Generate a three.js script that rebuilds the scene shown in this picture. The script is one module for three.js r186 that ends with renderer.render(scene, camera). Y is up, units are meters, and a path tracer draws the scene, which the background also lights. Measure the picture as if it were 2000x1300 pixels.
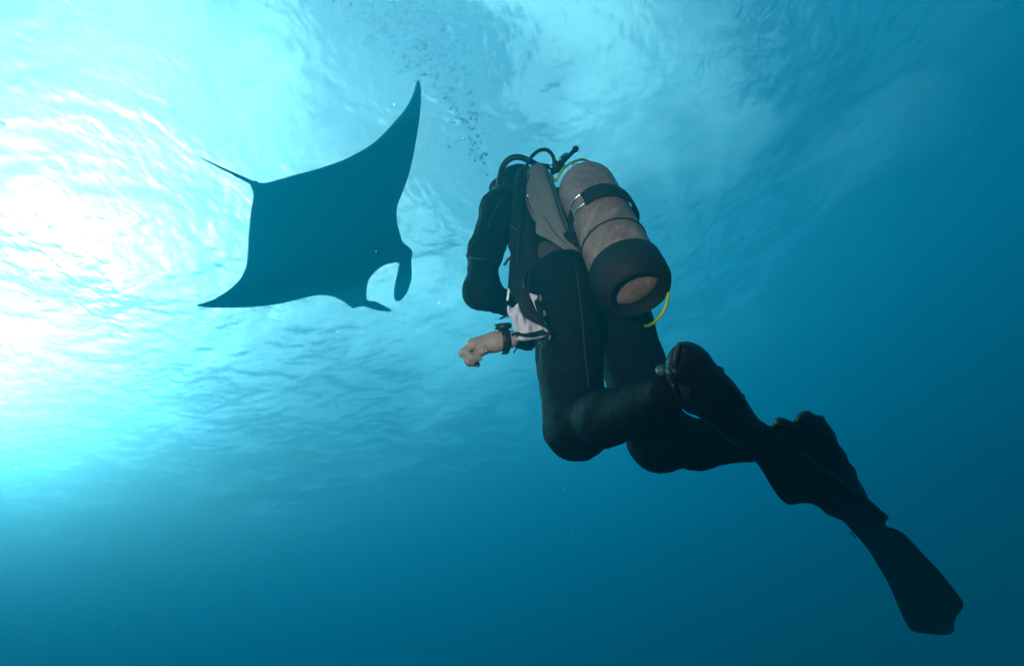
import * as THREE from 'three';
import { mergeGeometries, mergeVertices } from 'three/addons/utils/BufferGeometryUtils.js';
import { createNoise2D, createNoise3D } from 'simplex-noise';

// ------------------------------------------------------------------ camera, sky, sun, exposure
const scene = new THREE.Scene();
const V = THREE.Vector3, DEG = Math.PI / 180;
const DEPTH = 13;                                   // metres of water above the lens; the sea surface is y = 0
const FOCAL = 1000;                                   // focal length in pixels of the 2000 x 1300 photograph
const camera = new THREE.PerspectiveCamera(2 * Math.atan(650 / FOCAL) / DEG, 2000 / 1300, 0.05, 1000);
camera.position.set(0, -DEPTH, 0);
camera.rotation.order = 'YXZ';
camera.rotation.set(44.2 * DEG, 0, -22.9 * DEG);      // tilted up and rolled, as the rising bubbles and the upright diver show
camera.updateMatrixWorld(true);
const at = (px, py, d) => new V((px - 1000) / FOCAL * d, (650 - py) / FOCAL * d, -d).applyMatrix4(camera.matrixWorld);
function rng(s) { return () => { s = (s + 0x6d2b79f5) | 0; let t = Math.imul(s ^ (s >>> 15), 1 | s); t = (t + Math.imul(t ^ (t >>> 7), 61 | t)) ^ t; return ((t ^ (t >>> 14)) >>> 0) / 4294967296; }; }
const n2 = createNoise2D(rng(7)), n3 = createNoise3D(rng(11));

const WATER_IOR = 1.27;
const sun = at(-90, 740, 1).sub(camera.position).normalize();   // about 40 degrees up, off the left edge
{
  const cover = (x, y, z, ox) => {                     // broken cloud, as a sum of noise octaves on a layer overhead
    const q = 1 / (y + 0.12);
    let a = 1, fx = x * q * 1.1 + ox, fz = z * q * 1.1, t = 0;
    for (let o = 0; o < 5; o++) { t += a * n2(fx + o * 7, fz); a *= 0.5; fx *= 2.1; fz *= 2.1; }
    return t;
  };
  const through = (px, py) => { const w = at(px, py, 1).sub(camera.position).normalize(), v = new V(w.x * WATER_IOR, 0, w.z * WATER_IOR); v.y = Math.sqrt(Math.max(0.01, 1 - v.x * v.x - v.z * v.z)); return v; };
  const straight = (px, py) => at(px, py, 1).sub(camera.position).normalize(), both = (list) => [...list.map((p) => through(...p)), ...list.map((p) => straight(...p))];
  const bright = both([[1250, 150], [1120, 80], [1380, 220]]), clear = both([[860, 260], [900, 60], [1650, 60]]);
  let drift = 0, best = -1e9;                            // how far the clouds have drifted: a bright one stands where the photograph shows it
  for (let i = 0; i < 400; i++) { let f = 0; for (const v of bright) f += Math.min(0.8, cover(v.x, v.y, v.z, i * 0.61)); for (const v of clear) f -= Math.max(-0.6, cover(v.x, v.y, v.z, i * 0.61)) * 0.8; if (f > best) { best = f; drift = i * 0.61; } }
  const W = 1024, H = 512, data = new Float32Array(W * H * 4);
  for (let j = 0; j < H; j++) for (let i = 0; i < W; i++) {
    const el = ((j + 0.5) / H - 0.5) * Math.PI, az = ((i + 0.5) / W - 0.5) * 2 * Math.PI;
    const x = Math.cos(el) * Math.cos(az), y = Math.sin(el), z = Math.cos(el) * Math.sin(az);
    const ang = Math.acos(Math.min(1, Math.max(-1, x * sun.x + y * sun.y + z * sun.z)));
    let cloud = 0;
    if (y > 0) {
      cloud = Math.min(1, Math.max(0, (cover(x, y, z, drift) + 0.15) / 0.9));
      cloud = cloud * cloud * (3 - 2 * cloud) * Math.min(1, Math.max(0, (y - 0.45) / 0.3));
    }
    const haze = Math.exp(-Math.max(0, y) * 4), wide = Math.exp(-ang / 0.7);
    const c = [0.015 + 0.03 * haze + 0.110 * wide, 0.03 + 0.03 * haze + 0.120 * wide, 0.07 + 0.02 * haze + 0.122 * wide];
    const lit = 0.55 + 0.4 * wide, glow = 1.4 * Math.exp(-ang / 0.5) + 24 * Math.exp(-ang / 0.1);
    const k = (j * W + i) * 4;
    for (let b = 0; b < 3; b++) data[k + b] = c[b] + (lit - c[b]) * cloud * 0.85 + glow * [1, 0.97, 0.9][b];
    data[k + 3] = 1;
  }
  const sky = new THREE.DataTexture(data, W, H, THREE.RGBAFormat, THREE.FloatType);
  sky.mapping = THREE.EquirectangularReflectionMapping; sky.magFilter = THREE.LinearFilter; sky.needsUpdate = true;
  scene.background = sky; scene.environment = sky;
}
const sunLight = new THREE.DirectionalLight(0xfff4e0, 5);
sunLight.position.copy(sun).multiplyScalar(60).add(new V(0, -6, -8));
sunLight.target.position.set(0, -6, -8);
sunLight.castShadow = true; sunLight.shadow.radius = 6; sunLight.shadow.mapSize.set(2048, 2048);
Object.assign(sunLight.shadow.camera, { left: -25, right: 25, top: 25, bottom: -25, near: 1, far: 150 });
scene.add(sunLight, sunLight.target);
scene.fog = new THREE.FogExp2(new THREE.Color().setRGB(0.003, 0.6, 0.95), 0.104);   // what hangs in the water scatters blue
const renderer = new THREE.WebGLRenderer();
renderer.toneMapping = THREE.LinearToneMapping;
renderer.toneMappingExposure = 6.8;
renderer.shadowMap.enabled = true;

// ------------------------------------------------------------------ helpers
const bases = new WeakMap(), taken = new Map();
function numbered(name) { const n = taken.get(name) ?? 0; taken.set(name, n + 1); return n ? `${name}_${String(n).padStart(3, '0')}` : name; }
function shade(o) { o.castShadow = true; o.receiveShadow = true; return o; }
function thing(name, label, category, base, group) {
  const o = new THREE.Group(); o.name = numbered(name); o.position.copy(base); scene.add(o);
  o.userData = { label, category }; if (group) o.userData.group = group;
  bases.set(o, base.clone());
  return o;
}
function part(name, geometry, material, parent, label) {    // geometry is given in world metres
  const b = bases.get(parent);
  const m = shade(new THREE.Mesh(geometry.translate(-b.x, -b.y, -b.z), material));
  m.name = name; parent.add(m); bases.set(m, b);
  if (label) m.userData.label = label;
  return m;
}
function boxUV(g) {                                          // uv in metres along the object's own axes
  const p = g.attributes.position, uv = new Float32Array(p.count * 2);
  for (let i = 0; i < p.count; i++) { uv[2 * i] = p.getX(i) * 0.8 + p.getZ(i) * 0.6; uv[2 * i + 1] = p.getY(i) + 0.3 * (p.getZ(i) * 0.8 - p.getX(i) * 0.6); }
  g.setAttribute('uv', new THREE.BufferAttribute(uv, 2));
  return g;
}
function surfaceNets(f, nx, ny, nz, toPoint) {               // f(i, j, k): field on the grid, inside below zero
  const val = new Float32Array(nx * ny * nz), id = (i, j, k) => (k * ny + j) * nx + i;
  f(val, id);
  const cell = new Int32Array(nx * ny * nz).fill(-1), P = [], index = [], v8 = new Float32Array(8);
  for (let k = 0; k < nz - 1; k++) for (let j = 0; j < ny - 1; j++) for (let i = 0; i < nx - 1; i++) {
    let mask = 0;
    for (let c = 0; c < 8; c++) { v8[c] = val[id(i + (c & 1), j + ((c >> 1) & 1), k + (c >> 2))]; if (v8[c] < 0) mask |= 1 << c; }
    if (mask === 0 || mask === 255) continue;
    let x = 0, y = 0, z = 0, n = 0;
    for (let a = 0; a < 8; a++) for (let s = 1; s < 8; s <<= 1) {
      if (a & s) continue;
      const b = a | s;
      if ((v8[a] < 0) === (v8[b] < 0)) continue;
      const t = v8[a] / (v8[a] - v8[b]);
      x += (a & 1) + (s === 1 ? t : 0); y += ((a >> 1) & 1) + (s === 2 ? t : 0); z += (a >> 2) + (s === 4 ? t : 0); n++;
    }
    cell[id(i, j, k)] = P.length / 3;
    const q = toPoint(i + x / n, j + y / n, k + z / n); P.push(q.x, q.y, q.z);
  }
  const quad = (a, b, c, d, flip) => { if (a < 0 || b < 0 || c < 0 || d < 0) return; flip ? index.push(a, c, b, a, d, c) : index.push(a, b, c, a, c, d); };
  for (let k = 1; k < nz - 1; k++) for (let j = 1; j < ny - 1; j++) for (let i = 1; i < nx - 1; i++) {
    const s = val[id(i, j, k)] < 0;
    if (s !== val[id(i + 1, j, k)] < 0) quad(cell[id(i, j - 1, k - 1)], cell[id(i, j, k - 1)], cell[id(i, j, k)], cell[id(i, j - 1, k)], !s);
    if (s !== val[id(i, j + 1, k)] < 0) quad(cell[id(i - 1, j, k - 1)], cell[id(i - 1, j, k)], cell[id(i, j, k)], cell[id(i, j, k - 1)], !s);
    if (s !== val[id(i, j, k + 1)] < 0) quad(cell[id(i - 1, j - 1, k)], cell[id(i, j - 1, k)], cell[id(i, j, k)], cell[id(i - 1, j, k)], !s);
  }
  const g = new THREE.BufferGeometry();
  g.setAttribute('position', new THREE.BufferAttribute(new Float32Array(P), 3));
  g.setIndex(index);
  return g;
}
function facingOut(g) {                                      // turns the faces outward by the sign of the enclosed volume
  const p = g.attributes.position, ix = g.index.array; let vol = 0;
  const a = new V(), b = new V(), c = new V(), o = new V().fromBufferAttribute(p, 0);
  for (let i = 0; i < ix.length; i += 3) { a.fromBufferAttribute(p, ix[i]).sub(o); b.fromBufferAttribute(p, ix[i + 1]).sub(o); c.fromBufferAttribute(p, ix[i + 2]).sub(o); vol += a.dot(b.cross(c)); }
  if (vol < 0) for (let i = 0; i < ix.length; i += 3) { const t = ix[i + 1]; ix[i + 1] = ix[i + 2]; ix[i + 2] = t; }
  g.computeVertexNormals();
  return boxUV(g);
}
const smin = (a, b, k) => { const h = Math.max(k - Math.abs(a - b), 0) / k; return Math.min(a, b) - h * h * k * 0.25; };
function cone(x, y, z, s) {                                  // distance to a tapered capsule
  const px = x - s[0], py = y - s[1], pz = z - s[2];
  let t = (px * s[3] + py * s[4] + pz * s[5]) / s[6]; t = t < 0 ? 0 : t > 1 ? 1 : t;
  const dx = px - t * s[3], dy = py - t * s[4], dz = pz - t * s[5];
  return Math.sqrt(dx * dx + dy * dy + dz * dz) - (s[7] + (s[8] - s[7]) * t);
}
const bone = (a, ra, b, rb) => { const d = b.clone().sub(a); return [a.x, a.y, a.z, d.x, d.y, d.z, Math.max(d.lengthSq(), 1e-9), ra, rb]; };
function fleshed(groups, inner, outer, wrinkle) {            // groups of bones -> one distance function
  return (x, y, z) => {
    let all = 1e9;
    for (const g of groups) { let d = 1e9; for (const s of g) d = smin(d, cone(x, y, z, s), inner); all = smin(all, d, outer); }
    return wrinkle && Math.abs(all) < 0.03 ? all + wrinkle(x, y, z) : all;
  };
}
function bodyMesh(sdf, groups, size, margin = 0.03) {
  const box = new THREE.Box3();
  for (const g of groups) for (const s of g) { const r = Math.max(s[7], s[8]) + margin; for (const t of [0, 1]) { const c = new V(s[0] + t * s[3], s[1] + t * s[4], s[2] + t * s[5]); box.expandByPoint(c.clone().addScalar(r)); box.expandByPoint(c.addScalar(-r)); } }
  const m = box.min, e = box.getSize(new V()), B = 6;
  const n = [e.x, e.y, e.z].map((l) => Math.ceil(l / size / B) * B + 1);
  return facingOut(surfaceNets((val, id) => {
    const half = B * size * 0.5 * 1.75;
    for (let K = 0; K < n[2]; K += B) for (let J = 0; J < n[1]; J += B) for (let I = 0; I < n[0]; I += B) {
      const mid = sdf(m.x + (I + B / 2) * size, m.y + (J + B / 2) * size, m.z + (K + B / 2) * size), far = Math.abs(mid) > half + 0.02;
      for (let k = K; k < Math.min(K + B, n[2]); k++) for (let j = J; j < Math.min(J + B, n[1]); j++) for (let i = I; i < Math.min(I + B, n[0]); i++)
        val[id(i, j, k)] = far ? mid : sdf(m.x + i * size, m.y + j * size, m.z + k * size);
    }
  }, ...n, (i, j, k) => new V(m.x + i * size, m.y + j * size, m.z + k * size)));
}
function rounded(points, per = 4) {                          // closed smooth outline through the points
  const c = new THREE.CatmullRomCurve3(points.map(([x, y]) => new V(x, y, 0)), true, 'centripetal');
  return c.getPoints(points.length * per).slice(0, -1).map((p) => [p.x, p.y]);
}
function inside(poly, x, y) {                                // signed distance to the outline, positive inside
  let d = 1e18, s = 1;
  for (let i = 0, j = poly.length - 1; i < poly.length; j = i++) {
    const [ax, ay] = poly[i], [bx, by] = poly[j], ex = bx - ax, ey = by - ay, wx = x - ax, wy = y - ay;
    const t = Math.min(1, Math.max(0, (wx * ex + wy * ey) / (ex * ex + ey * ey + 1e-12))), qx = wx - ex * t, qy = wy - ey * t;
    d = Math.min(d, qx * qx + qy * qy);
    const c1 = y >= ay, c2 = y < by, c3 = ex * wy > ey * wx;
    if ((c1 && c2 && c3) || (!c1 && !c2 && !c3)) s = -s;
  }
  return -s * Math.sqrt(d);
}
// A cushion with the given outline: edge and middle half-thickness in metres, reached over `over` metres from the rim. Outline points are photo pixels; depth(px, py) is where its middle sheet stands.
function cushion(outline, depth, { edge, mid, over, step = 2, per = 4, relief, bow }) {
  const poly = per > 1 ? rounded(outline, per) : outline, xs = poly.map((p) => p[0]), ys = poly.map((p) => p[1]);
  const x0 = Math.min(...xs) - 3 * step, y0 = Math.min(...ys) - 3 * step, nx = Math.ceil((Math.max(...xs) + 3 * step - x0) / step) + 1, ny = Math.ceil((Math.max(...ys) + 3 * step - y0) / step) + 1;
  const sw = Math.min(edge * 0.7, mid * 0.35), reach = mid * 1.3 + 2 * sw, nz = Math.ceil(2 * reach / sw) + 1;
  return facingOut(surfaceNets((val, id) => {
    for (let j = 0; j < ny; j++) for (let i = 0; i < nx; i++) {
      const x = x0 + i * step, y = y0 + j * step, m = inside(poly, x, y) * depth(x, y) / FOCAL;
      const q = Math.min(1, Math.max(0, m / over)), t = edge + (mid - edge) * Math.sqrt(q * (2 - q)), r = relief && m > 0 ? relief(x, y) : 0;
      for (let k = 0; k < nz; k++) { const w = k * sw - reach; const a = Math.abs(w) - t - (w < 0 ? r : 0), b = -m; val[id(i, j, k)] = a > -edge && b > -edge ? Math.min(Math.hypot(a + edge, b + edge) - edge, 1) : Math.max(a, b); }
    }
  }, nx, ny, nz, (i, j, k) => { const x = x0 + i * step, y = y0 + j * step; return at(x, y, depth(x, y) + (bow ? bow(x, y) : 0) + k * sw - reach); }));
}
function tube(points, r, seg = 40, sides = 10, end = r) {    // round hose, r to end, with closed ends
  const c = new THREE.CatmullRomCurve3(points, false, 'centripetal'), g = new THREE.TubeGeometry(c, seg, 1, sides, false), p = g.attributes.position;
  for (let i = 0; i <= seg; i++) {
    const o = c.getPointAt(i / seg), e = Math.min(i, seg - i) / seg * c.getLength(), R = (r + (end - r) * i / seg) * (i === 0 || i === seg ? 0.02 : e < r * 0.7 ? 0.8 : 1);
    for (let s = 0; s <= sides; s++) { const k = i * (sides + 1) + s; p.setXYZ(k, o.x + (p.getX(k) - o.x) * R, o.y + (p.getY(k) - o.y) * R, o.z + (p.getZ(k) - o.z) * R); }
  }
  g.computeVertexNormals();
  return g;
}
const ptube = (pts, r, seg, sides, end) => tube(pts.map((p) => at(...p)), r, seg, sides, end);

// ------------------------------------------------------------------ materials
const rgb = (r, g, b) => new THREE.Color().setRGB(r, g, b);
function noiseTexture(size, fn, srgb) {
  const d = new Uint8Array(size * size * 4);
  for (let j = 0; j < size; j++) for (let i = 0; i < size; i++) { const c = fn(i / size, j / size); for (let b = 0; b < 3; b++) d[(j * size + i) * 4 + b] = Math.max(0, Math.min(255, c[b] * 255)); d[(j * size + i) * 4 + 3] = 255; }
  const t = new THREE.DataTexture(d, size, size); t.wrapS = t.wrapT = THREE.RepeatWrapping; t.magFilter = THREE.LinearFilter; t.needsUpdate = true;
  if (srgb) t.colorSpace = THREE.SRGBColorSpace;
  return t;
}
const tile = (u, v, f, o = 0) => { const a = 2 * Math.PI; return n3(Math.cos(u * a) * f + o, Math.sin(u * a) * f + Math.cos(v * a) * f, Math.sin(v * a) * f + o * 1.7); };
const weave = noiseTexture(256, (u, v) => { const a = 0.5 + 0.25 * Math.sin(u * 2 * Math.PI * 40) * Math.sin(v * 2 * Math.PI * 40) + 0.25 * tile(u, v, 6); return [a, a, a]; });
weave.repeat.set(8, 8);
const nap = noiseTexture(256, (u, v) => { const a = 0.5 + 0.3 * tile(u, v, 4) + 0.2 * tile(u, v, 14, 3); return [a, a, a]; });
nap.repeat.set(5, 5);
const mottle = noiseTexture(512, (u, v) => {
  let s = 0.68 + 0.08 * tile(u, v, 0.9) + 0.06 * tile(u, v, 2.5, 2) + 0.04 * tile(u, v, 9, 5) + 0.025 * tile(u, v, 40, 9);
  const worn = tile(u, v, 1.7, 21) + 0.5 * tile(u, v, 6, 4); if (worn > 0.55) s += 0.1 * Math.min(1, (worn - 0.55) * 5);
  const line = Math.abs(tile(u * 0.5, v, 2.2, 33)); if (line < 0.012) s += 0.12;
  const scuff = tile(u, v, 5, 61) + 0.6 * tile(u, v, 17, 50); if (scuff > 0.75) s -= 0.13 * Math.min(1, (scuff - 0.75) * 4);
  return [s * 1.06, s * 0.92, s * 0.86];
}, true);
const metalBump = noiseTexture(256, (u, v) => { const a = 0.5 + 0.25 * tile(u, v, 5) + 0.25 * tile(u, v, 20, 8); return [a, a, a]; });
const M = {
  neoprene: new THREE.MeshPhysicalMaterial({ color: rgb(0.0028, 0.0036, 0.0044), roughness: 0.7, specularIntensity: 0.15, bumpMap: nap, bumpScale: 0.0015 }),
  webbing: new THREE.MeshPhysicalMaterial({ specularIntensity: 0.5, color: rgb(0.006, 0.006, 0.007), roughness: 0.8, bumpMap: weave, bumpScale: 0.001 }),
  rubber: new THREE.MeshPhysicalMaterial({ specularIntensity: 0.7, color: rgb(0.007, 0.007, 0.008), roughness: 0.5 }),
  boot: new THREE.MeshPhysicalMaterial({ specularIntensity: 0.5, color: rgb(0.006, 0.0055, 0.0055), roughness: 0.6, bumpMap: nap, bumpScale: 0.001 }),
  fin: new THREE.MeshPhysicalMaterial({ specularIntensity: 0.6, color: rgb(0.01, 0.011, 0.011), roughness: 0.55, bumpMap: nap, bumpScale: 0.001 }),
  finPale: new THREE.MeshStandardMaterial({ color: rgb(0.02, 0.04, 0.037), roughness: 0.5 }),
  skin: new THREE.MeshPhysicalMaterial({ color: rgb(0.44, 0.31, 0.25), roughness: 0.55, bumpMap: nap, bumpScale: 0.0008 }),
  tank: new THREE.MeshStandardMaterial({ color: rgb(0.44, 0.39, 0.37), map: mottle, roughness: 0.6, metalness: 0.1, bumpMap: metalBump, bumpScale: 0.0004 }),
  canvas: new THREE.MeshStandardMaterial({ color: rgb(0.16, 0.15, 0.14), roughness: 0.85, bumpMap: weave, bumpScale: 0.0012 }),
  piping: new THREE.MeshStandardMaterial({ color: rgb(0.025, 0.03, 0.03), roughness: 0.8 }),
  steel: new THREE.MeshStandardMaterial({ color: rgb(0.7, 0.68, 0.66), roughness: 0.25, metalness: 1 }),
  yellow: new THREE.MeshStandardMaterial({ color: rgb(0.3, 0.42, 0.03), roughness: 0.45 }),
  white: new THREE.MeshPhysicalMaterial({ color: rgb(0.43, 0.42, 0.48), roughness: 0.9, bumpMap: weave, bumpScale: 0.0012 }),
  pale: new THREE.MeshStandardMaterial({ color: rgb(0.8, 0.8, 0.78), roughness: 0.3 }),
  stitch: new THREE.MeshStandardMaterial({ color: rgb(0.02, 0.013, 0.011), roughness: 0.8 }),
  tan: new THREE.MeshStandardMaterial({ color: rgb(0.1, 0.07, 0.055), roughness: 0.9 }),
  manta: new THREE.MeshStandardMaterial({ color: rgb(0.1, 0.1, 0.1), roughness: 0.7, bumpMap: nap, bumpScale: 0.01 }),
  glass: new THREE.MeshPhysicalMaterial({ color: rgb(0.9, 0.95, 0.95), roughness: 0.02, transmission: 1, thickness: 0, ior: 1.5 }),
  bubble: new THREE.MeshStandardMaterial({ color: rgb(0.8, 0.86, 0.9), roughness: 0.08, metalness: 1, transparent: true, opacity: 0.3 }),
};

// ------------------------------------------------------------------ the sea: one body of water with a wavy top, and the sand far below
{
  const N = 900, R = 140, K = 4.1, FLOOR = -60;
  const spread = (u) => R * Math.sinh(K * u) / Math.sinh(K), D = rng(3), waves = [];
  for (let i = 0; i < 62; i++) {
    const L = 5.5 * Math.pow(0.942, i) * (0.8 + 0.4 * D()), th = 0.5 + (D() - 0.5) * 2.6, k = 2 * Math.PI / L;
    waves.push([k * Math.cos(th), k * Math.sin(th), D() * 6.283, 0.0044 * L * Math.pow(L / 2, -0.12)]);
  }
  const height = (x, z) => {
    const wx = x + 0.35 * n2(x * 0.35, z * 0.35), wz = z + 0.35 * n2(x * 0.35 + 9, z * 0.35 + 4); let y = 0;
    for (const [a, b, p, A] of waves) y += A * (Math.pow(0.5 + 0.5 * Math.sin(a * wx + b * wz + p), 1.5) * 2 - 1);
    return y;
  };
  const T = 768, rip = new Float32Array(T * T * 4), TILE = 6.4, small = [];   // fine wind ripples, a tile of 6.4 m
  for (let i = 0; i < 46; i++) { const th = 0.5 + (D() - 0.5) * 2.8, L = 0.14 + 0.75 * D() * D(), m = Math.round(TILE / L * Math.cos(th)), n = Math.round(TILE / L * Math.sin(th)), l = TILE / Math.hypot(m, n || 1); small.push([m, n, D() * 6.283, l]); }
  for (let j = 0; j < T; j++) for (let i = 0; i < T; i++) {
    let y = 0; const u = i / T * 2 * Math.PI, v = j / T * 2 * Math.PI, wu = u + 0.05 * Math.sin(3 * v + 1) + 0.04 * Math.sin(5 * u + 2 * v), wv = v + 0.05 * Math.sin(4 * u) + 0.04 * Math.sin(6 * v + u);
    for (const [m, n, p, l] of small) y += l * (Math.pow(0.5 + 0.5 * Math.sin(m * wu + n * wv + p), 1.6) * 2 - 1);
    const o = (j * T + i) * 4; rip[o] = rip[o + 1] = rip[o + 2] = 0.5 + y * 0.12; rip[o + 3] = 1;
  }
  const ripples = new THREE.DataTexture(rip, T, T, THREE.RGBAFormat, THREE.FloatType); ripples.wrapS = ripples.wrapT = THREE.RepeatWrapping; ripples.magFilter = THREE.LinearFilter; ripples.needsUpdate = true;
  const P = [], UV = [], index = [];
  for (let j = 0; j <= N; j++) for (let i = 0; i <= N; i++) { const x = spread(i / N * 2 - 1), z = spread(j / N * 2 - 1) - 9; P.push(x, height(x, z), z); UV.push(x / TILE, z / TILE); }
  for (let j = 0; j < N; j++) for (let i = 0; i < N; i++) { const a = j * (N + 1) + i; index.push(a, a + N + 1, a + 1, a + 1, a + N + 1, a + N + 2); }
  const base = (N + 1) * (N + 1), ring = [];
  for (let i = 0; i < N; i++) ring.push(i);
  for (let j = 0; j < N; j++) ring.push(j * (N + 1) + N);
  for (let i = N; i > 0; i--) ring.push(N * (N + 1) + i);
  for (let j = N; j > 0; j--) ring.push(j * (N + 1));
  for (const v of ring) P.push(P[v * 3], FLOOR, P[v * 3 + 2]);
  const centre = P.length / 3; P.push(0, FLOOR, -9);
  while (UV.length < P.length / 3 * 2) UV.push(0, 0);
  ring.forEach((v, q) => { const r = (q + 1) % ring.length; index.push(v, ring[r], base + q, ring[r], base + r, base + q, base + q, base + r, centre); });
  const g = new THREE.BufferGeometry();
  g.setAttribute('position', new THREE.BufferAttribute(new Float32Array(P), 3)); g.setAttribute('uv', new THREE.BufferAttribute(new Float32Array(UV), 2)); g.setIndex(index); g.computeVertexNormals();
  const sea = new THREE.Mesh(g, new THREE.MeshPhysicalMaterial({ color: 0xffffff, roughness: 0, transmission: 1, ior: WATER_IOR, thickness: 1, attenuationColor: rgb(0.36, 0.73, 0.81), attenuationDistance: 10, transparent: true, opacity: 0.45, bumpMap: ripples, bumpScale: 0.024 }));
  sea.name = 'sea_water'; sea.userData = { kind: 'structure', label: 'rippled sea surface seen from below with blue water', category: 'water' };
  scene.add(sea);
  const sand = new THREE.PlaneGeometry(270, 270, 60, 60).rotateX(-Math.PI / 2), sp = sand.attributes.position;
  for (let i = 0; i < sp.count; i++) sp.setY(i, -58 + 1.2 * n2(sp.getX(i) * 0.05, sp.getZ(i) * 0.05));
  sand.computeVertexNormals();
  const floor = new THREE.Mesh(sand.translate(0, 0, -9), new THREE.MeshStandardMaterial({ color: rgb(0.3, 0.27, 0.2), roughness: 1 }));
  floor.name = 'sea_floor'; floor.userData = { kind: 'structure', label: 'sandy sea floor far below in the dark', category: 'sea floor' };
  shade(floor); scene.add(floor);
}

// ------------------------------------------------------------------ manta ray, flying level above
{
  const outline = [[1183, 38], [1198, 60], [1203, 110], [1200, 180], [1190, 270], [1175, 360], [1158, 450], [1135, 540], [1105, 620], [1085, 670], [1078, 715], [1082, 770], [1095, 820], [1108, 862], [1135, 885], [1157, 908], [1158, 930], [1152, 960],
    [1155, 1000], [1155, 1040], [1145, 1085], [1128, 1125], [1105, 1155], [1085, 1165], [1068, 1158], [1062, 1130], [1067, 1080], [1078, 1030], [1085, 990], [1086, 970], [1050, 972], [1010, 985], [970, 1015], [940, 1050], [928, 1085], [924, 1120], [930, 1160],
    [965, 1165], [1000, 1180], [1035, 1200], [1060, 1215], [1030, 1217], [980, 1212], [940, 1200], [905, 1190], [880, 1195], [860, 1202], [845, 1195], [820, 1175], [785, 1155], [750, 1142], [715, 1135], [670, 1136], [620, 1145], [560, 1160], [500, 1175], [420, 1188], [330, 1196], [230, 1199], [140, 1198], [80, 1192], [52, 1185],
    [90, 1175], [140, 1158], [190, 1130], [240, 1095], [275, 1060], [300, 1020], [315, 970], [320, 910], [323, 850], [328, 790], [335, 720], [345, 650], [348, 620], [340, 600], [335, 575], [345, 562], [380, 568], [388, 562], [400, 565], [430, 560], [500, 540], [570, 520], [650, 500], [720, 478], [800, 450], [870, 415], [940, 375], [1000, 325], [1050, 270], [1100, 215], [1135, 165], [1160, 110], [1172, 70]].map(([x, y]) => [360 + x / 2.6, 140 + y / 2.6]);
  const up = new V(0, 1, 0), level = 10.4;
  const depth = (x, y) => { const flat = level / at(x, y, 1).sub(camera.position).dot(up); return 11 + (flat - 11) * 0.8; };
  const body = cushion(outline, depth, { edge: 0.035, mid: 0.3, over: 1.15, step: 2.2, per: 2 });
  const tail = ptube([[505, 366, depth(505, 366)], [492, 357, depth(490, 357)], [470, 346, depth(470, 346)], [430, 327, depth(430, 327)], [387, 306, depth(387, 306)]], 0.05, 40, 10, 0.008);
  const fin = cushion([[488, 360], [497, 352], [505, 356], [512, 362], [508, 370], [496, 370]], (x, y) => depth(x, y) + 0.15, { edge: 0.02, mid: 0.05, over: 0.1, step: 1.2 });
  const o = thing('manta_ray', 'large dark manta ray with curved pointed wings and thin tail gliding near the surface', 'manta ray', at(620, 420, 11));
  tail.deleteAttribute('uv'); body.deleteAttribute('uv'); fin.deleteAttribute('uv');
  part('body', boxUV(mergeGeometries([body, tail, fin].map((g) => g.index ? g : mergeVertices(g)))), M.manta, o);
  for (const [x, y] of [[800, 496], [690, 598]]) part('eye', new THREE.SphereGeometry(0.05, 16, 12).translate(...at(x, y, depth(x, y) + 0.02).toArray()), M.rubber, o);
}

// ------------------------------------------------------------------ the diver
const J = {
  pelvis: at(1140, 570, 1.48), hipL: at(1103, 560, 1.36), hipR: at(1200, 605, 1.46), kneeL: at(1124, 836, 1.14), kneeR: at(1286, 859, 1.14), ankleL: at(1300, 772, 0.88), ankleR: at(1540, 864, 1.25),
  chest: at(1045, 430, 1.74), neck: at(1015, 385, 1.77), head: at(1020, 372, 1.82), shoulderL: at(980, 413, 1.58), elbowL: at(938, 570, 1.42), wristL: at(1030, 611, 1.56), shoulderR: at(1110, 440, 1.82), elbowR: at(1135, 605, 1.66), wristR: at(996, 662, 1.46),
};
const handPose = (o) => {                                    // bones of a loosely curled hand: wrist, four fingers in three joints each, thumb
  const B = [[bone(at(...o.heel), 0.02, at(...o.fingers[1][2]), 0.008), bone(at(...o.wrist), 0.026, at(...o.heel), 0.028), bone(at(...o.heel), 0.024, at(...o.palmA), 0.016), bone(at(...o.heel), 0.024, at(...o.palmB), 0.018), bone(at(...o.heel), 0.022, at(...o.palmC), 0.016)]];
  for (const f of o.fingers) B.push(f.slice(1).map((p, i) => bone(at(...f[i]), 0.0105 - i * 0.0012, at(...p), 0.0095 - i * 0.0012)));
  return B;
};
const rightHand = handPose({
  wrist: [996, 662, 1.46], heel: [965, 668, 1.45], palmA: [924, 672, 1.42], palmB: [922, 673, 1.44], palmC: [924, 676, 1.48],
  fingers: [
    [[926, 671, 1.415], [907, 686, 1.405], [921, 698, 1.39], [937, 700, 1.40]],
    [[922, 672, 1.438], [903, 689, 1.43], [914, 705, 1.415], [931, 711, 1.425]],
    [[922, 674, 1.46], [905, 692, 1.455], [916, 708, 1.44], [933, 712, 1.445]],
    [[925, 677, 1.482], [910, 693, 1.48], [920, 706, 1.47], [932, 709, 1.47]],
    [[960, 677, 1.43], [942, 684, 1.412], [929, 694, 1.4], [924, 707, 1.395]],
  ],
});
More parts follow.
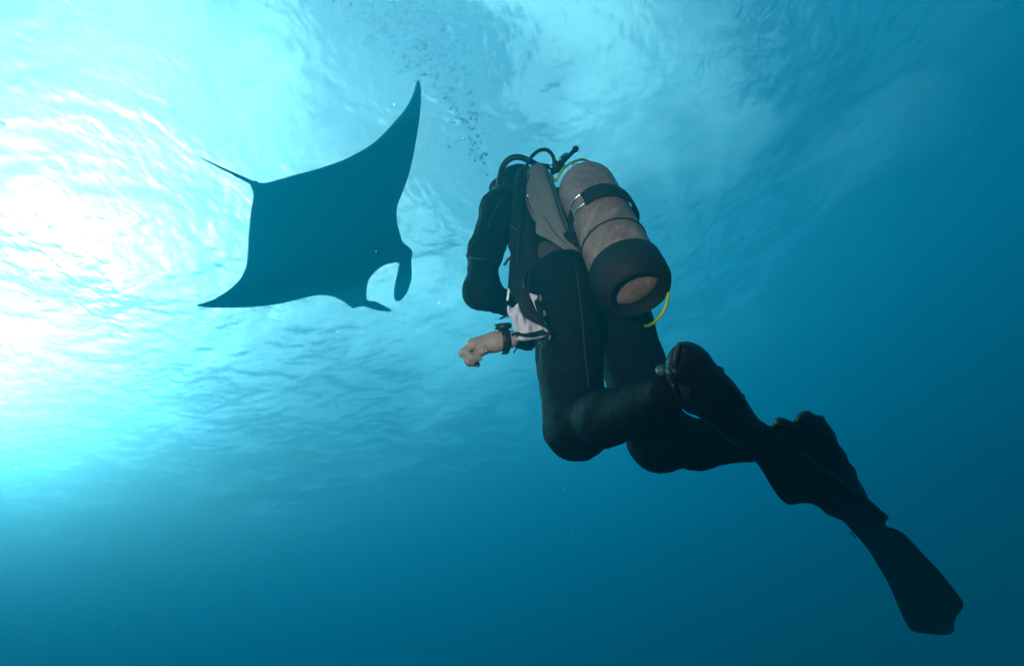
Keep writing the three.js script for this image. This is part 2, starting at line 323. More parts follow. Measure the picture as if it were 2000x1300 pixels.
const leftHand = handPose({
  wrist: [1030, 603, 1.56], heel: [1052, 606, 1.58], palmA: [1082, 600, 1.58], palmB: [1084, 607, 1.59], palmC: [1082, 616, 1.6],
  fingers: [
    [[1082, 598, 1.58], [1104, 600, 1.57], [1110, 614, 1.56], [1098, 624, 1.555]], [[1084, 605, 1.59], [1107, 608, 1.585], [1112, 620, 1.575], [1100, 629, 1.57]],
    [[1084, 612, 1.595], [1106, 616, 1.595], [1110, 627, 1.585], [1099, 634, 1.58]], [[1081, 618, 1.6], [1100, 624, 1.605], [1104, 633, 1.6], [1094, 638, 1.595]],
    [[1058, 598, 1.57], [1074, 592, 1.56], [1088, 594, 1.55], [1097, 602, 1.545]],
  ],
});
const suitBones = [
  [bone(J.hipL, 0.098, J.kneeL, 0.06), bone(at(1108, 700, 1.25), 0.067, J.kneeL, 0.06), bone(J.kneeL, 0.058, at(1185, 815, 1.04), 0.052), bone(at(1185, 815, 1.04), 0.052, J.ankleL, 0.035)],
  [bone(J.hipR, 0.098, J.kneeR, 0.058), bone(at(1241, 720, 1.3), 0.067, J.kneeR, 0.058), bone(J.kneeR, 0.056, at(1360, 867, 1.17), 0.05), bone(at(1360, 867, 1.17), 0.05, J.ankleR, 0.038)],
  [bone(J.hipL, 0.09, J.hipR, 0.09), bone(J.pelvis, 0.115, J.chest, 0.105), bone(at(1085, 545, 1.46), 0.08, at(1022, 430, 1.68), 0.085), bone(at(1190, 580, 1.52), 0.08, at(1095, 420, 1.8), 0.095), bone(at(1030, 395, 1.74), 0.075, J.neck, 0.06), bone(J.shoulderL, 0.07, J.neck, 0.055), bone(J.neck, 0.058, J.head, 0.06)],
  [bone(J.shoulderL, 0.066, at(948, 490, 1.5), 0.046), bone(at(948, 490, 1.5), 0.046, J.elbowL, 0.043), bone(J.elbowL, 0.043, J.wristL, 0.03)],
  [bone(J.shoulderR, 0.07, J.elbowR, 0.043), bone(J.elbowR, 0.043, at(1020, 662, 1.48), 0.03)],
];
const folds = (x, y, z) => 0.0022 * n3(x * 26, y * 26, z * 26) + 0.0012 * n3(x * 70, y * 34, z * 70);
const suitSDF = fleshed(suitBones, 0.035, 0.012, folds);
const onSuit = (px, py, from, lift) => {                     // the suit's surface under a photo pixel
  const o = camera.position, d = at(px, py, 1).sub(o); let t = from;
  for (let i = 0; i < 60; i++) { const s = suitSDF(o.x + d.x * t, o.y + d.y * t, o.z + d.z * t); if (s < 0.0006) break; t += Math.min(s * 0.8, 0.05); if (t > 3) return null; }
  return o.clone().addScaledVector(d, t - lift);
};
{
  const headBones = [[bone(J.head, 0.085, at(1013, 366, 1.83), 0.08), bone(at(1012, 368, 1.86), 0.062, at(1000, 385, 1.87), 0.05), bone(at(1006, 362, 1.9), 0.012, at(1000, 372, 1.925), 0.014), bone(at(1025, 385, 1.76), 0.07, J.neck, 0.056)]];
  const suit = bodyMesh(suitSDF, suitBones, 0.0085), hood = bodyMesh(fleshed(headBones, 0.03, 0.02, folds), headBones, 0.006);
  const hands = [rightHand, leftHand].map((h) => bodyMesh(fleshed(h, 0.012, 0.006), h, 0.003, 0.02));
  const o = thing('person', 'scuba diver in black wetsuit floating upright with bent knees, back turned', 'person', J.pelvis);
  const covered = mergeGeometries([suit, hood]), bare = mergeGeometries(hands), both = mergeGeometries([covered, bare], true);
  part('body', both, [M.neoprene, M.skin], o);
  const seam = (pts, r = 0.0014) => { const p = pts.map(([x, y, t]) => onSuit(x, y, t, 0.001)).filter(Boolean); return tube(p, r, 40, 6); };
  part('seam', seam([[1124, 520, 1.1], [1130, 560, 1.1], [1137, 620, 1.05], [1142, 680, 1], [1147, 730, 1], [1151, 760, 1]]), M.stitch, o, 'brown stitched seam down the thigh');
  part('seam', seam([[910, 497, 1.3], [922, 503, 1.3], [936, 506, 1.3], [952, 504, 1.3]], 0.0018), M.piping, o);
  part('seam', seam([[926, 470, 1.3], [918, 482, 1.3], [912, 495, 1.3]], 0.0018), M.stitch, o);
  part('seam', seam([[990, 386, 1.3], [978, 392, 1.3], [968, 408, 1.3], [958, 428, 1.3], [952, 450, 1.3]], 0.0016), M.piping, o);
  part('wrist_cuff', ptube([[1052, 660, 1.495], [1030, 662, 1.485], [1008, 662, 1.475]], 0.034, 24, 20), M.neoprene, o);
  part('sleeve_cord', ptube([[1010, 678, 1.46], [1007, 683, 1.455], [1003, 690, 1.45]], 0.0025, 12, 6), M.piping, o);
  part('zip_tab', ptube([[975, 623, 1.42], [982, 620, 1.43], [992, 615, 1.46]], 0.003, 12, 6), M.piping, o);
}

// ------------------------------------------------------------------ diving mask on the hood, mostly hidden by the shoulder
{
  const c = J.head, f = at(1000, 372, 1.94).sub(c).normalize(), up = new V(0, 1, 0), s = new V().crossVectors(f, up).normalize(), u = new V().crossVectors(s, f);
  const o = thing('dive_mask', 'diving mask with wide grey strap around the hood', 'mask', c);
  const place = (g) => g.applyMatrix4(new THREE.Matrix4().makeBasis(s, u, f.clone().negate()).setPosition(c.clone().addScaledVector(f, 0.05)));
  part('strap', place(new THREE.CylinderGeometry(0.094, 0.094, 0.038, 40, 1, true).scale(1, 1, 1.2)), new THREE.MeshStandardMaterial({ color: rgb(0.13, 0.12, 0.11), roughness: 0.85, side: THREE.DoubleSide }), o);
  part('frame', place(new THREE.TorusGeometry(0.055, 0.012, 10, 30).scale(1.25, 0.75, 1).translate(0, 0.01, -0.105)), M.rubber, o);
  part('lens', place(new THREE.CylinderGeometry(0.052, 0.052, 0.004, 30).rotateX(Math.PI / 2).scale(1.25, 0.75, 1).translate(0, 0.01, -0.1)), M.glass, o);
}

// ------------------------------------------------------------------ cylinder on the diver's back
const TS = 0.9, tankFoot = at(1243, 572, 1.18), tankTop = at(1130, 336, 1.56), tankAxis = tankTop.clone().sub(tankFoot), tankLength = tankAxis.length() / TS;   // TS: a slim cylinder
tankAxis.normalize();
const toEye = camera.position.clone().sub(tankFoot).addScaledVector(tankAxis, -camera.position.clone().sub(tankFoot).dot(tankAxis)).normalize(), tankSide = new V().crossVectors(tankAxis, toEye).normalize();
const tankFrame = new THREE.Matrix4().makeBasis(tankSide, tankAxis, toEye).scale(new V(TS, TS, TS)).setPosition(tankFoot);   // y up the cylinder, z towards the viewer's side, x to the viewer's right
const onTank = (r, y, deg) => new V(Math.sin(deg * DEG) * r, y, Math.cos(deg * DEG) * r).applyMatrix4(tankFrame);
function lathe(profile, seg = 64) { return new THREE.LatheGeometry(profile.map(([r, y]) => new THREE.Vector2(r, y)), seg).applyMatrix4(tankFrame); }
function wrap(r, thick, y0, y1, a0, a1, bulge = () => 0, n = 48) {   // a strap lying round the cylinder from angle a0 to a1
  const P = [], index = [], rows = [[0, y0], [thick, y0], [thick * 1.15, (y0 + y1) / 2], [thick, y1], [0, y1]];
  for (let i = 0; i <= n; i++) { const a = a0 + (a1 - a0) * i / n; for (const [dr, y] of rows) { const p = onTank(r + dr + bulge(i / n), y, a); P.push(p.x, p.y, p.z); } }
  for (let i = 0; i < n; i++) for (let k = 0; k < 5; k++) { const a = i * 5 + k, b = i * 5 + (k + 1) % 5; index.push(a, b, a + 5, b, b + 5, a + 5); }
  for (const e of [0, n * 5]) index.push(e, e + 1, e + 2, e, e + 2, e + 3, e, e + 3, e + 4);
  const g = new THREE.BufferGeometry(); g.setAttribute('position', new THREE.BufferAttribute(new Float32Array(P), 3)); g.setIndex(index);
  return facingOut(g);
}
const RT = 0.092, tankEnd = tankLength - 0.02;
{
  const o = thing('scuba_tank', 'scratched grey steel diving cylinder with black rubber boot strapped to diver back', 'scuba tank', tankFoot);
  const prof = [[0, 0.012], [0.03, 0.013], [0.05, 0.018], [0.07, 0.03], [0.085, 0.05], [RT, 0.075], [RT, tankEnd - 0.1]];
  for (let i = 1; i <= 10; i++) { const a = i / 10 * Math.PI / 2; prof.push([Math.max(0.018, RT * Math.cos(a)), tankEnd - 0.1 + 0.085 * Math.sin(a)]); }
  prof.push([0.018, tankEnd + 0.01], [0, tankEnd + 0.01]);
  const shell = lathe(prof); { const inv = tankFrame.clone().invert(), p = shell.attributes.position, uv = shell.attributes.uv, v = new V(); for (let i = 0; i < p.count; i++) { v.fromBufferAttribute(p, i).applyMatrix4(inv); if (v.y < 0.04) uv.setXY(i, v.x / 0.58, v.z / 0.58); else uv.setY(i, (v.y - Math.hypot(v.x, v.z)) / 0.58); } }
  part('cylinder', shell, M.tank, o);
  part('boot', lathe([[0.066, 0.026], [0.064, 0.004], [0.068, -0.006], [0.074, -0.009], [0.078, -0.006], [0.094, 0.006], [0.1, 0.022], [0.101, 0.05], [0.1, 0.096], [0.097, 0.102], [0.0925, 0.102]]), M.boot, o, 'black rubber boot with round opening');
  part('band', lathe([[RT + 0.0005, 0.196], [RT + 0.003, 0.197], [RT + 0.003, 0.202], [RT + 0.0005, 0.203]]), M.rubber, o);
  part('neck_ring', lathe([[0.02, tankEnd + 0.006], [0.026, tankEnd + 0.008], [0.026, tankEnd + 0.02], [0.019, tankEnd + 0.022]]), M.steel, o);
  const valve = part('valve', lathe([[0.015, tankEnd], [0.017, tankEnd + 0.05], [0.014, tankEnd + 0.062], [0, tankEnd + 0.062]], 24), M.steel, o);
  const knobStart = at(1094, 322, 1.76), knobEnd = at(1125, 290, 1.8);
  part('valve_stem', tube([knobStart, knobStart.clone().lerp(knobEnd, 0.5), knobEnd], 0.0075, 16, 12), M.rubber, valve);
  part('valve_knob', tube([knobStart.clone().lerp(knobEnd, 0.86), knobStart.clone().lerp(knobEnd, 0.95), knobEnd.clone().lerp(knobStart, -0.06)], 0.012, 10, 14), M.rubber, valve);
}

// ------------------------------------------------------------------ buoyancy vest with its tank strap
{
  const o = thing('buoyancy_vest', 'black harness vest with grey fabric air bladder between diver back and tank', 'dive vest', at(1060, 470, 1.6));
  const dB = (x, y) => 1.64 - (y - 330) * 0.0013 - (x - 1060) * 0.0004;
  const rib = (x, y) => 0.004 * Math.sin((x * 0.83 - y * 0.36) * 0.16) + 0.003 * n2(x * 0.03, y * 0.012);
  const bladder = part('air_bladder', cushion([[1026, 340], [1036, 325], [1052, 318], [1068, 328], [1080, 350], [1092, 385], [1104, 422], [1118, 455], [1132, 482], [1142, 500], [1134, 503], [1112, 490], [1090, 475], [1068, 462], [1050, 452], [1048, 438], [1040, 428], [1030, 406], [1022, 382], [1022, 358]], dB, { edge: 0.008, mid: 0.045, over: 0.05, step: 1.6, relief: rib }), M.canvas, o, 'grey fabric air bladder with dark piping');
  const pipe = (pts, r = 0.003, m = M.piping, w = 0.048) => part('piping', ptube(pts.map(([x, y]) => [x, y, dB(x, y) - w]), r, 50, 6), m, bladder);
  pipe([[1034, 340], [1028, 360], [1029, 385], [1036, 405], [1047, 422], [1056, 434]], 0.0022, M.piping, 0.034);
  pipe([[1064, 330], [1078, 368], [1090, 408], [1104, 445], [1122, 478]], 0.0032, M.piping, 0.036);
  pipe([[1062, 432], [1072, 450], [1082, 466], [1092, 474]], 0.003, M.piping, 0.038);
  part('bladder_flap', cushion([[1052, 420], [1064, 424], [1078, 446], [1100, 470], [1126, 490], [1138, 502], [1122, 500], [1096, 484], [1072, 468], [1048, 456], [1046, 448]], (x, y) => dB(x, y) - 0.05, { edge: 0.003, mid: 0.006, over: 0.02, step: 1.5 }), M.canvas, o);
  const dF = (x, y) => 1.60 - (y - 360) * 0.0011;
  part('front_panel', cushion([[1012, 335], [1024, 322], [1030, 345], [1026, 380], [1036, 420], [1052, 460], [1068, 500], [1062, 545], [1056, 580], [1036, 592], [1008, 590], [999, 574], [998, 540], [1000, 512], [994, 480], [996, 430], [1008, 395], [1012, 360]], dF, { edge: 0.01, mid: 0.04, over: 0.04, step: 2, relief: (x, y) => 0.004 * n2(x * 0.04, y * 0.02) }), M.webbing, o);
  part('shoulder_strap', ptube([[1018, 330, 1.62], [1012, 360, 1.56], [1008, 400, 1.5], [1010, 450, 1.47], [1004, 510, 1.42], [1000, 570, 1.36]], 0.012, 50, 10), M.webbing, o);
  part('waist_strap', ptube([[1128, 502, 1.38], [1100, 500, 1.36], [1074, 506, 1.37], [1056, 525, 1.39], [1044, 556, 1.4]], 0.009, 40, 8), M.webbing, o);
  part('side_pocket', cushion([[1062, 470], [1092, 482], [1098, 494], [1078, 502], [1062, 512], [1050, 495], [1052, 480]], () => 1.39, { edge: 0.004, mid: 0.015, over: 0.03, step: 1.6 }), new THREE.MeshStandardMaterial({ color: rgb(0.035, 0.03, 0.03), roughness: 0.9, bumpMap: weave, bumpScale: 0.001 }), o);
  part('pull_toggle', ptube([[1002, 500, 1.44], [992, 507, 1.44], [984, 519, 1.44]], 0.004, 10, 8), M.rubber, o);
  part('chest_clip', ptube([[996, 440, 1.46], [1010, 448, 1.45], [1026, 456, 1.46]], 0.003, 16, 6), M.piping, o);
  part('reflective_tag', cushion([[990, 578], [992, 565], [995, 562], [995, 575], [993, 586], [989, 587]], () => 1.36, { edge: 0.0015, mid: 0.003, over: 0.004, step: 0.7 }), M.pale, o, 'small pale reflective tag');
  // the strap that holds the cylinder
  const y = 0.335;
  const strap = part('tank_strap', wrap(RT + 0.001, 0.006, y - 0.03, y + 0.03, -12, 205, (t) => 0.014 * Math.exp(-(((t - 0.55) / 0.16) ** 2)) + 0.004 * Math.sin(t * 9)), M.webbing, o);
  part('tank_strap', wrap(RT + 0.001, 0.005, y - 0.022, y + 0.022, -150, -46), M.webbing, o);
  for (const e of [-0.022, 0.022]) part('buckle_bar', tube([onTank(RT + 0.006, y + e, -40), onTank(RT + 0.01, y + e * 1.05, -27), onTank(RT + 0.008, y + e * 1.1, -11)], 0.0035, 16, 8), M.steel, strap);
  part('strap_tail', cushion([[1128, 408], [1134, 402], [1140, 410], [1144, 424], [1150, 436], [1152, 448], [1144, 460], [1138, 474], [1142, 490], [1134, 492], [1128, 476], [1116, 476], [1106, 468], [1100, 456], [1108, 450], [1110, 432], [1116, 418]], (x, yy) => 1.36 - (yy - 450) * 0.0012, { edge: 0.004, mid: 0.014, over: 0.02, step: 1.4, relief: (x, yy) => 0.004 * n2(x * 0.08, yy * 0.05) }), M.webbing, o, 'crumpled loose end of the tank strap');
}

// ------------------------------------------------------------------ regulator with its hoses
{
  const first = at(1086, 326, 1.76);
  const o = thing('regulator', 'scuba regulator with black looping hoses above the tank valve', 'regulator', first);
  const stage = part('first_stage', tube([at(1078, 332, 1.75), at(1088, 326, 1.76), at(1098, 318, 1.77)], 0.019, 16, 16), M.rubber, o);
  part('port_cap', new THREE.SphereGeometry(0.009, 14, 10).translate(...at(1077, 326, 1.73).toArray()), M.steel, stage);
  part('yoke', tube([at(1092, 314, 1.76), at(1099, 306, 1.77), at(1106, 302, 1.78), at(1112, 308, 1.78)], 0.008, 20, 10), M.steel, stage);
  part('breathing_hose', ptube([[974, 362, 1.74], [977, 342, 1.72], [984, 322, 1.7], [998, 309, 1.69], [1016, 307, 1.69], [1034, 314, 1.7], [1052, 323, 1.73], [1074, 326, 1.76]], 0.0098, 70, 12), M.rubber, o);
  part('inflator_hose', ptube([[1086, 336, 1.74], [1084, 320, 1.74], [1079, 303, 1.73], [1069, 293, 1.72], [1056, 293, 1.71], [1042, 302, 1.68], [1031, 318, 1.64], [1023, 342, 1.6], [1017, 385, 1.52], [1016, 440, 1.46], [1012, 500, 1.41], [1014, 560, 1.37]], 0.0062, 110, 10), M.rubber, o);
  part('hose_sleeve', ptube([[1086, 334, 1.74], [1084.5, 322, 1.74], [1081, 308, 1.733]], 0.0095, 16, 10, 0.0075), M.rubber, o);
  part('gauge_hose', ptube([[1084, 336, 1.78], [1070, 345, 1.84], [1060, 380, 1.82], [1050, 450, 1.7], [1046, 520, 1.5], [1022, 545, 1.34], [1024, 565, 1.33]], 0.0062, 90, 10), M.rubber, o);
  part('second_stage', new THREE.SphereGeometry(0.034, 24, 18).scale(1, 0.9, 0.8).translate(...at(990, 372, 1.93).toArray()), M.rubber, o);
  part('exhaust_tee', new THREE.SphereGeometry(0.009, 14, 10).scale(1.2, 1, 1).translate(...at(973, 361, 1.74).toArray()), M.tan, o);
}
{
  const o = thing('spare_air_hose', 'bright yellow hose curling round the shoulder and side of the tank', 'hose', tankTop);
  const pts = [[1076, 340, 1.72], [1083, 352, 1.62], [1089, 348, 1.55], [1098, 332, 1.555], [1112, 320, 1.58], [1128, 313, 1.62], [1142, 312, 1.67], [1165, 325, 1.72], [1200, 370, 1.66], [1232, 420, 1.48], [1255, 455, 1.34],
    [1275, 484, 1.28], [1291, 514, 1.24], [1301, 546, 1.21], [1305, 576, 1.2], [1298, 604, 1.2], [1284, 624, 1.21], [1268, 635, 1.26], [1245, 634, 1.42]].map((p) => at(...p));
  part('hose', tube(pts, 0.0042, 200, 10), M.yellow, o);
}

// ------------------------------------------------------------------ white pouch at the waist, watch, fins
{
  const o = thing('mesh_pouch', 'white fabric pouch with black trim hanging at the diver waist', 'pouch', at(1030, 640, 1.19));
  const z = (x, y) => [880 + x / 7.645, 560 + y / 7.645], d = (x, y) => 1.19 + (x - 1030) * 0.0002;
  const wr = (x, y) => 0.006 * n2(x * 0.05, y * 0.02 + 4) + 0.003 * Math.sin((x - y * 0.35) * 0.3) * Math.max(0, 1 - Math.abs(y - 610) / 40);
  part('bag', cushion([[842, 300], [862, 268], [930, 310], [1000, 240], [1020, 250], [1060, 370], [1110, 440], [1250, 530], [1440, 620], [1480, 680], [1430, 740], [1300, 780], [1080, 810], [965, 785], [955, 690], [940, 600], [920, 520], [860, 430]].map((p) => z(...p)), d, { edge: 0.004, mid: 0.018, over: 0.03, step: 1, per: 3, relief: wr }), M.white, o);
  part('flap', cushion([[1020, 200], [1190, 110], [1230, 260], [1330, 450], [1430, 600], [1250, 535], [1110, 445], [1050, 350]].map((p) => z(...p)), (x, y) => d(x, y) - 0.012, { edge: 0.003, mid: 0.008, over: 0.02, step: 1, per: 3 }), M.webbing, o, 'black flap of the pouch');
  part('side_strip', cushion([[1180, 90], [1245, 112], [1300, 130], [1300, 180], [1275, 200], [1340, 340], [1375, 450], [1445, 590], [1400, 575], [1330, 440], [1240, 260]].map((p) => z(...p)), (x, y) => d(x, y) - 0.022, { edge: 0.002, mid: 0.004, over: 0.01, step: 0.8, per: 3 }), M.white, o);
  part('trim', ptube([[905, 725], [960, 700], [1005, 690], [1050, 712], [1120, 714], [1200, 702], [1300, 680], [1375, 660], [1420, 700], [1470, 715], [1490, 680], [1440, 610]].map((p) => [...z(...p), 1.155]), 0.0034, 70, 8), M.webbing, o);
  part('trim', ptube([[1440, 610], [1390, 560], [1350, 450], [1300, 330], [1260, 200]].map((p) => [...z(...p), 1.163]), 0.0028, 40, 8), M.webbing, o);
  for (const [x, y] of [[1340, 165], [1400, 390], [1475, 745]]) { const [a, b] = z(x, y); part('strap_end', cushion([[a - 3, b - 6], [a + 2, b - 5], [a + 4, b + 1], [a + 2, b + 6], [a - 1, b + 7], [a - 2, b]], () => 1.155, { edge: 0.0015, mid: 0.003, over: 0.004, step: 0.9 }), M.tan, o); }
}
{
  const a = at(992, 662, 1.46), b = at(978, 663.5, 1.455), ax = b.clone().sub(a).normalize(), c = at(985, 662.5, 1.457);
  const o = thing('dive_watch', 'black wrist dive computer on the diver bare wrist', 'watch', c);
  const up = at(985, 640, 1.457).sub(c); up.addScaledVector(ax, -up.dot(ax)).normalize();
  const m = new THREE.Matrix4().makeBasis(new V().crossVectors(ax, up), ax, up).setPosition(c), put = (g) => g.applyMatrix4(m);   // y along the arm, z out of the top of the wrist
  const ring = new THREE.LatheGeometry([[0.0295, -0.011], [0.0335, -0.011], [0.034, 0], [0.0335, 0.011], [0.0295, 0.011], [0.0295, -0.011]].map((p) => new THREE.Vector2(...p)), 48);
  part('strap', put(ring), M.rubber, o);
  const cs = part('case', put(new THREE.LatheGeometry([[0, 0], [0.022, 0], [0.025, 0.004], [0.025, 0.013], [0.022, 0.017], [0, 0.018]].map((p) => new THREE.Vector2(...p)), 40).rotateX(Math.PI / 2).translate(0, 0, 0.029)), M.rubber, o);
  part('strap_end', put(new THREE.BoxGeometry(0.026, 0.02, 0.004, 4, 2, 1).rotateY(0.3).translate(0.006, 0, -0.038)), M.rubber, o);
  part('buckle', put(new THREE.TorusGeometry(0.012, 0.0016, 8, 24).scale(0.4, 1, 1).rotateY(Math.PI / 2).rotateX(0).translate(0.031, 0, -0.013)), M.steel, o);
}
const zf = ([x, y]) => [1250 + x / 2.097, 640 + y / 2.097];
{
  const o = thing('swim_fin', 'black rubber fin with ribbed sole and pale heel patch on the bent left foot', 'fin', at(1340, 720, 0.9), 'fins on the diver feet');
  const d = (x, y) => 0.85 + ((x - 1336) * 0.76 + (y - 690) * 0.64) * 0.00036;
  const lines = (x, y) => 0.0035 * Math.sin(((x - 1336) * 0.64 - (y - 690) * 0.76) * 0.16) + 0.0015 * n2(x * 0.03, y * 0.03);
  const pocket = part('foot_pocket', cushion([[104, 155], [118, 102], [150, 68], [180, 54], [225, 62], [275, 96], [305, 138], [335, 172], [382, 218], [425, 276], [470, 350], [515, 408], [500, 450], [440, 480], [400, 485], [350, 448], [300, 408], [235, 362], [188, 345], [160, 305], [140, 250], [112, 210]].map(zf), d, { edge: 0.012, mid: 0.04, over: 0.045, step: 2, per: 3, relief: lines }), M.fin, o);
  part('blade', cushion([[430, 380], [520, 410], [640, 490], [740, 560], [840, 630], [930, 695], [1000, 755], [1022, 777], [995, 800], [940, 818], [900, 812], [850, 800], [800, 775], [770, 768], [735, 735], [700, 720], [650, 720], [610, 725], [580, 705], [545, 660], [510, 600], [480, 555], [420, 505], [370, 450], [390, 400]].map(zf), (x, y) => d(x, y) + 0.01, { edge: 0.004, mid: 0.009, over: 0.03, step: 2, per: 2 }), M.fin, o);
  const rib = (pts, r, m = M.fin) => part('rib', ptube(pts.map((p) => { const [x, y] = zf(p); return [x, y, d(x, y) - 0.003]; }), r, 50, 8, r * 0.5), m, o);
  rib([[480, 390], [560, 450], [680, 540], [800, 625], [930, 705]], 0.009); rib([[440, 420], [520, 490], [640, 580], [760, 680], [900, 765]], 0.008);
  rib([[400, 440], [480, 520], [580, 610], [700, 700], [820, 780]], 0.008); rib([[470, 410], [600, 520], [720, 610], [860, 710], [960, 780]], 0.006);
  const zq = ([x, y]) => { const a = [1280 + x / 8.125, 640 + y / 8.125]; return [...a, d(...a)]; };
  const s = (pts, w, r, m, name, label) => part(name, ptube(pts.map((p) => { const q = zq(p); q[2] -= w; return q; }), r, 30, 10), m, pocket, label);
  s([[200, 745], [300, 700], [420, 720], [520, 790], [560, 860]], 0.036, 0.012, M.rubber, 'heel_strap');
  s([[395, 230], [340, 420], [310, 600], [290, 720]], 0.034, 0.004, M.rubber, 'pocket_rim');
  s([[290, 880], [330, 1020], [400, 1180], [470, 1280]], 0.03, 0.004, M.rubber, 'pocket_rim');
  part('heel_patch', cushion([[380, 925], [470, 915], [575, 950], [565, 1040], [530, 1130], [470, 1110], [410, 1020]].map((p) => zq(p).slice(0, 2)), (x, y) => d(x, y) - 0.038, { edge: 0.0025, mid: 0.006, over: 0.02, step: 1.4, per: 3 }), M.finPale, pocket, 'pale green heel patch');
  for (const [x, y] of [[905, 560], [1060, 640], [1215, 840], [1395, 1060]]) { const q = zq([x, y]); part('rim_bump', new THREE.SphereGeometry(0.009, 12, 8).translate(...at(q[0] - 6, q[1] + 6, q[2] + 0.004).toArray()), M.fin, pocket); }
  part('buckle', ptube([[1286, 722, 0.9], [1294, 724, 0.89], [1302, 730, 0.88]], 0.011, 14, 10), M.finPale, o);
}
{
  const o = thing('swim_fin', 'black rubber fin with long drooping blade trailing behind the other fin', 'fin', at(1590, 850, 1.24), 'fins on the diver feet');
  const d = (x, y) => 1.23 + ((x - 1580) * 0.58 + (y - 815) * 0.81) * 0.00012;
  const pocket = part('foot_pocket', cushion([[560, 440], [600, 420], [625, 395], [635, 365], [660, 342], [690, 338], [720, 354], [750, 360], [768, 388], [800, 430], [815, 475], [845, 512], [860, 550], [887, 582], [892, 612], [920, 660], [935, 700], [900, 730], [840, 690], [740, 620], [640, 540], [580, 480]].map(zf), d, { edge: 0.012, mid: 0.045, over: 0.05, step: 2, per: 3, relief: (x, y) => 0.003 * n2(x * 0.02, y * 0.02) }), M.fin, o);
  part('blade', cushion([[840, 690], [935, 700], [1000, 770], [1010, 810], [1040, 820], [1080, 840], [1120, 880], [1170, 935], [1220, 985], [1260, 1035], [1300, 1085], [1328, 1130], [1320, 1155], [1300, 1180], [1290, 1205], [1288, 1240], [1270, 1255], [1225, 1257], [1170, 1252], [1120, 1243], [1100, 1225], [1075, 1180], [1050, 1120], [1020, 1050], [985, 990], [940, 915], [900, 865], [860, 820], [830, 790], [780, 740]].map(zf), (x, y) => d(x, y) + 0.012, { edge: 0.004, mid: 0.009, over: 0.03, step: 2, per: 3 }), M.fin, o);
  for (const pts of [[[860, 760], [950, 880], [1040, 1030], [1110, 1180]], [[960, 790], [1080, 920], [1190, 1050], [1270, 1170]]]) part('rib', ptube(pts.map((p) => { const [x, y] = zf(p); return [x, y, d(x, y) + 0.002]; }), 0.009, 40, 8, 0.004), M.fin, o);
  for (let i = 0; i < 3; i++) { const [x, y] = zf([862 + i * 9, 838 + i * 9]); part('notch_tooth', ptube([[x + 4, y - 3, d(x, y) + 0.012], [x + 0.5, y, d(x, y) + 0.012], [x - 2, y + 2, d(x, y) + 0.012]], 0.0016, 8, 6), M.fin, o); }
  part('heel_strap', ptube([[1516, 835, 1.25], [1524, 824, 1.22], [1536, 828, 1.21], [1552, 834, 1.2], [1570, 836, 1.2]], 0.012, 30, 10), M.rubber, pocket);
  part('strap_ring', new THREE.TorusGeometry(0.014, 0.006, 10, 24).translate(...at(1527, 834, 1.22).toArray()), M.rubber, pocket);
}

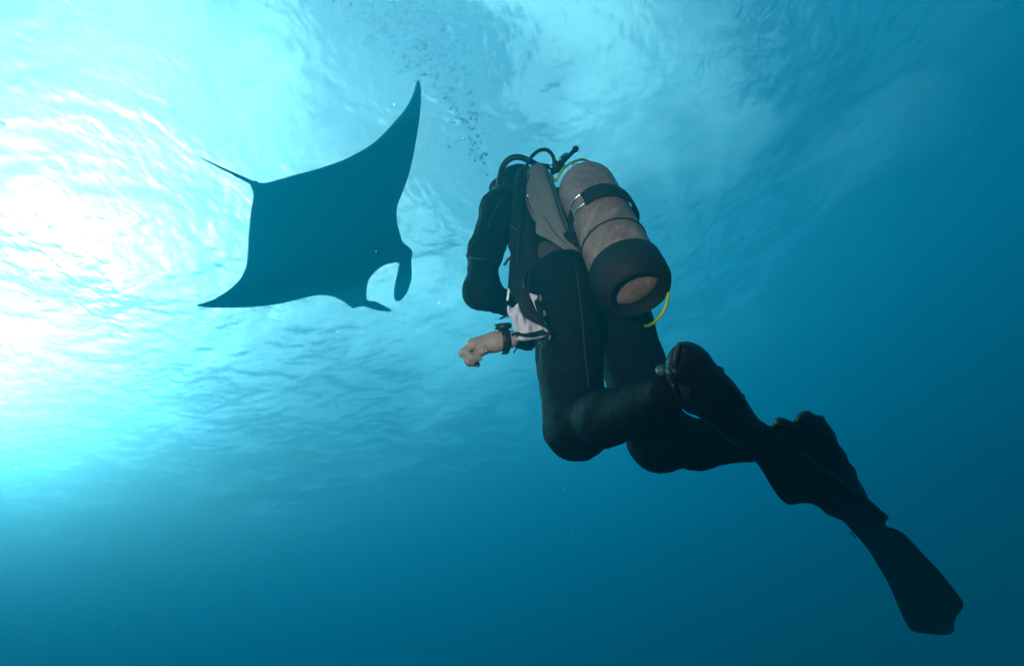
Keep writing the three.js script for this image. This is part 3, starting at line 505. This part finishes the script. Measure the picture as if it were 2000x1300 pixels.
// ------------------------------------------------------------------ exhaled bubbles: the nearest one by one, the cloud above them as one
{
  const D = rng(77), gauss = () => D() + D() + D() - 1.5, up = new V(0, 1, 0), mouth = at(968, 352, 1.8), right = new V(1, 0, 0).applyQuaternion(camera.quaternion), away = new V(0, 0, -1);
  const shapes = [0, 1, 2].map((s) => {
    const g = new THREE.IcosahedronGeometry(1, 3), p = g.attributes.position;
    for (let i = 0; i < p.count; i++) { const x = p.getX(i), y = p.getY(i), z = p.getZ(i), k = 1 + 0.16 * n3(x * 1.1 + s * 9, y * 1.1, z * 1.1); p.setXYZ(i, x * k, y * k * (y < 0 ? 0.5 : 0.75), z * k); }
    const m = mergeVertices(g.deleteAttribute('normal').deleteAttribute('uv')); m.computeVertexNormals(); return m;
  });
  const spot = (h) => mouth.clone().addScaledVector(up, h).addScaledVector(right, 0.05 * h + gauss() * (0.02 + 0.15 * h) - 0.02).addScaledVector(away, gauss() * (0.03 + 0.14 * h));
  for (let i = 0; i < 230; i++) {
    const h = i < 80 ? 0.04 + 0.8 * D() : 0.5 + 1.7 * D(), r = (0.0022 + 0.006 * D() * D()) * (i < 14 ? 1.8 : 1.15);
    const b = new THREE.Mesh(shapes[i % 3], M.bubble); b.name = numbered('air_bubble'); b.position.copy(spot(h)); b.scale.setScalar(r); b.rotation.y = D() * 6;
    b.userData = { label: 'air bubble rising in the column above the diver head', category: 'bubble', group: 'bubbles rising from the diver regulator' };
    scene.add(shade(b));
  }
  const N = 3800, cloud = new THREE.InstancedMesh(shapes[0], M.bubble, N), m = new THREE.Matrix4(), q = new THREE.Quaternion();
  for (let i = 0; i < N; i++) { const h = 1.1 + 3.6 * Math.pow(D(), 0.8), p = spot(h).addScaledVector(right, -0.1 * (h - 1.1) + 0.22 * gauss()), r = 0.0018 + 0.0085 * D() * D() * D(); cloud.setMatrixAt(i, m.compose(p, q, new V(r, r, r))); }
  cloud.name = 'bubble_cloud'; cloud.userData = { label: 'dense cloud of tiny bubbles drifting up from the diver', category: 'bubbles', kind: 'stuff' };
  scene.add(shade(cloud));
  const S = 260, snow = new THREE.InstancedMesh(new THREE.IcosahedronGeometry(1, 1), new THREE.MeshStandardMaterial({ color: rgb(0.75, 0.75, 0.7), roughness: 0.9 }), S);
  for (let i = 0; i < S; i++) { const d = 0.6 + 3.4 * D(), p = at(2000 * D(), 1300 * D(), d), r = 0.0004 + 0.0009 * D() * D(); snow.setMatrixAt(i, m.compose(p, q, new V(r, r, r))); }
  snow.name = 'drifting_particles'; snow.userData = { label: 'fine pale particles drifting in the water', category: 'particles', kind: 'stuff' };
  scene.add(shade(snow));
}

// ------------------------------------------------------------------ the photographer's strobe beside the lens, whose light shows on the tank and the hand
{
  const toWorld = (x, y, z) => new V(x, y, z).applyMatrix4(camera.matrixWorld), head = toWorld(-0.42, 0.2, 0.16), aim = at(1110, 500, 1.4), f = aim.clone().sub(head).normalize();
  const o = thing('camera_strobe', 'underwater photo strobe on an arm held beside the camera', 'strobe', head);
  const turn = new THREE.Matrix4().makeRotationFromQuaternion(new THREE.Quaternion().setFromUnitVectors(new V(0, 1, 0), f)).setPosition(head), put = (g) => g.applyMatrix4(turn);
  part('housing', put(new THREE.LatheGeometry([[0, -0.14], [0.035, -0.138], [0.045, -0.12], [0.045, -0.04], [0.055, -0.02], [0.055, -0.004], [0.05, -0.002]].map((p) => new THREE.Vector2(...p)), 40)), M.rubber, o);
  part('flash_light', put(new THREE.CircleGeometry(0.05, 40).rotateX(-Math.PI / 2).translate(0, -0.003, 0)), new THREE.MeshStandardMaterial({ color: 0xffffff, emissive: rgb(1, 0.85, 0.68), emissiveIntensity: 2, side: THREE.DoubleSide }), o);
  part('arm', tube([head.clone().addScaledVector(f, -0.1), toWorld(-0.4, 0.02, 0.3), toWorld(-0.15, -0.1, 0.3)], 0.012, 30, 12), M.rubber, o);
  const flash = new THREE.SpotLight(rgb(1, 0.84, 0.72), 1.4, 0, 24 * DEG, 1, 2);
  flash.position.copy(head).addScaledVector(f, 0.01); flash.target.position.copy(aim); flash.castShadow = true; flash.shadow.radius = 2;
  scene.add(flash, flash.target);
}
renderer.render(scene, camera);
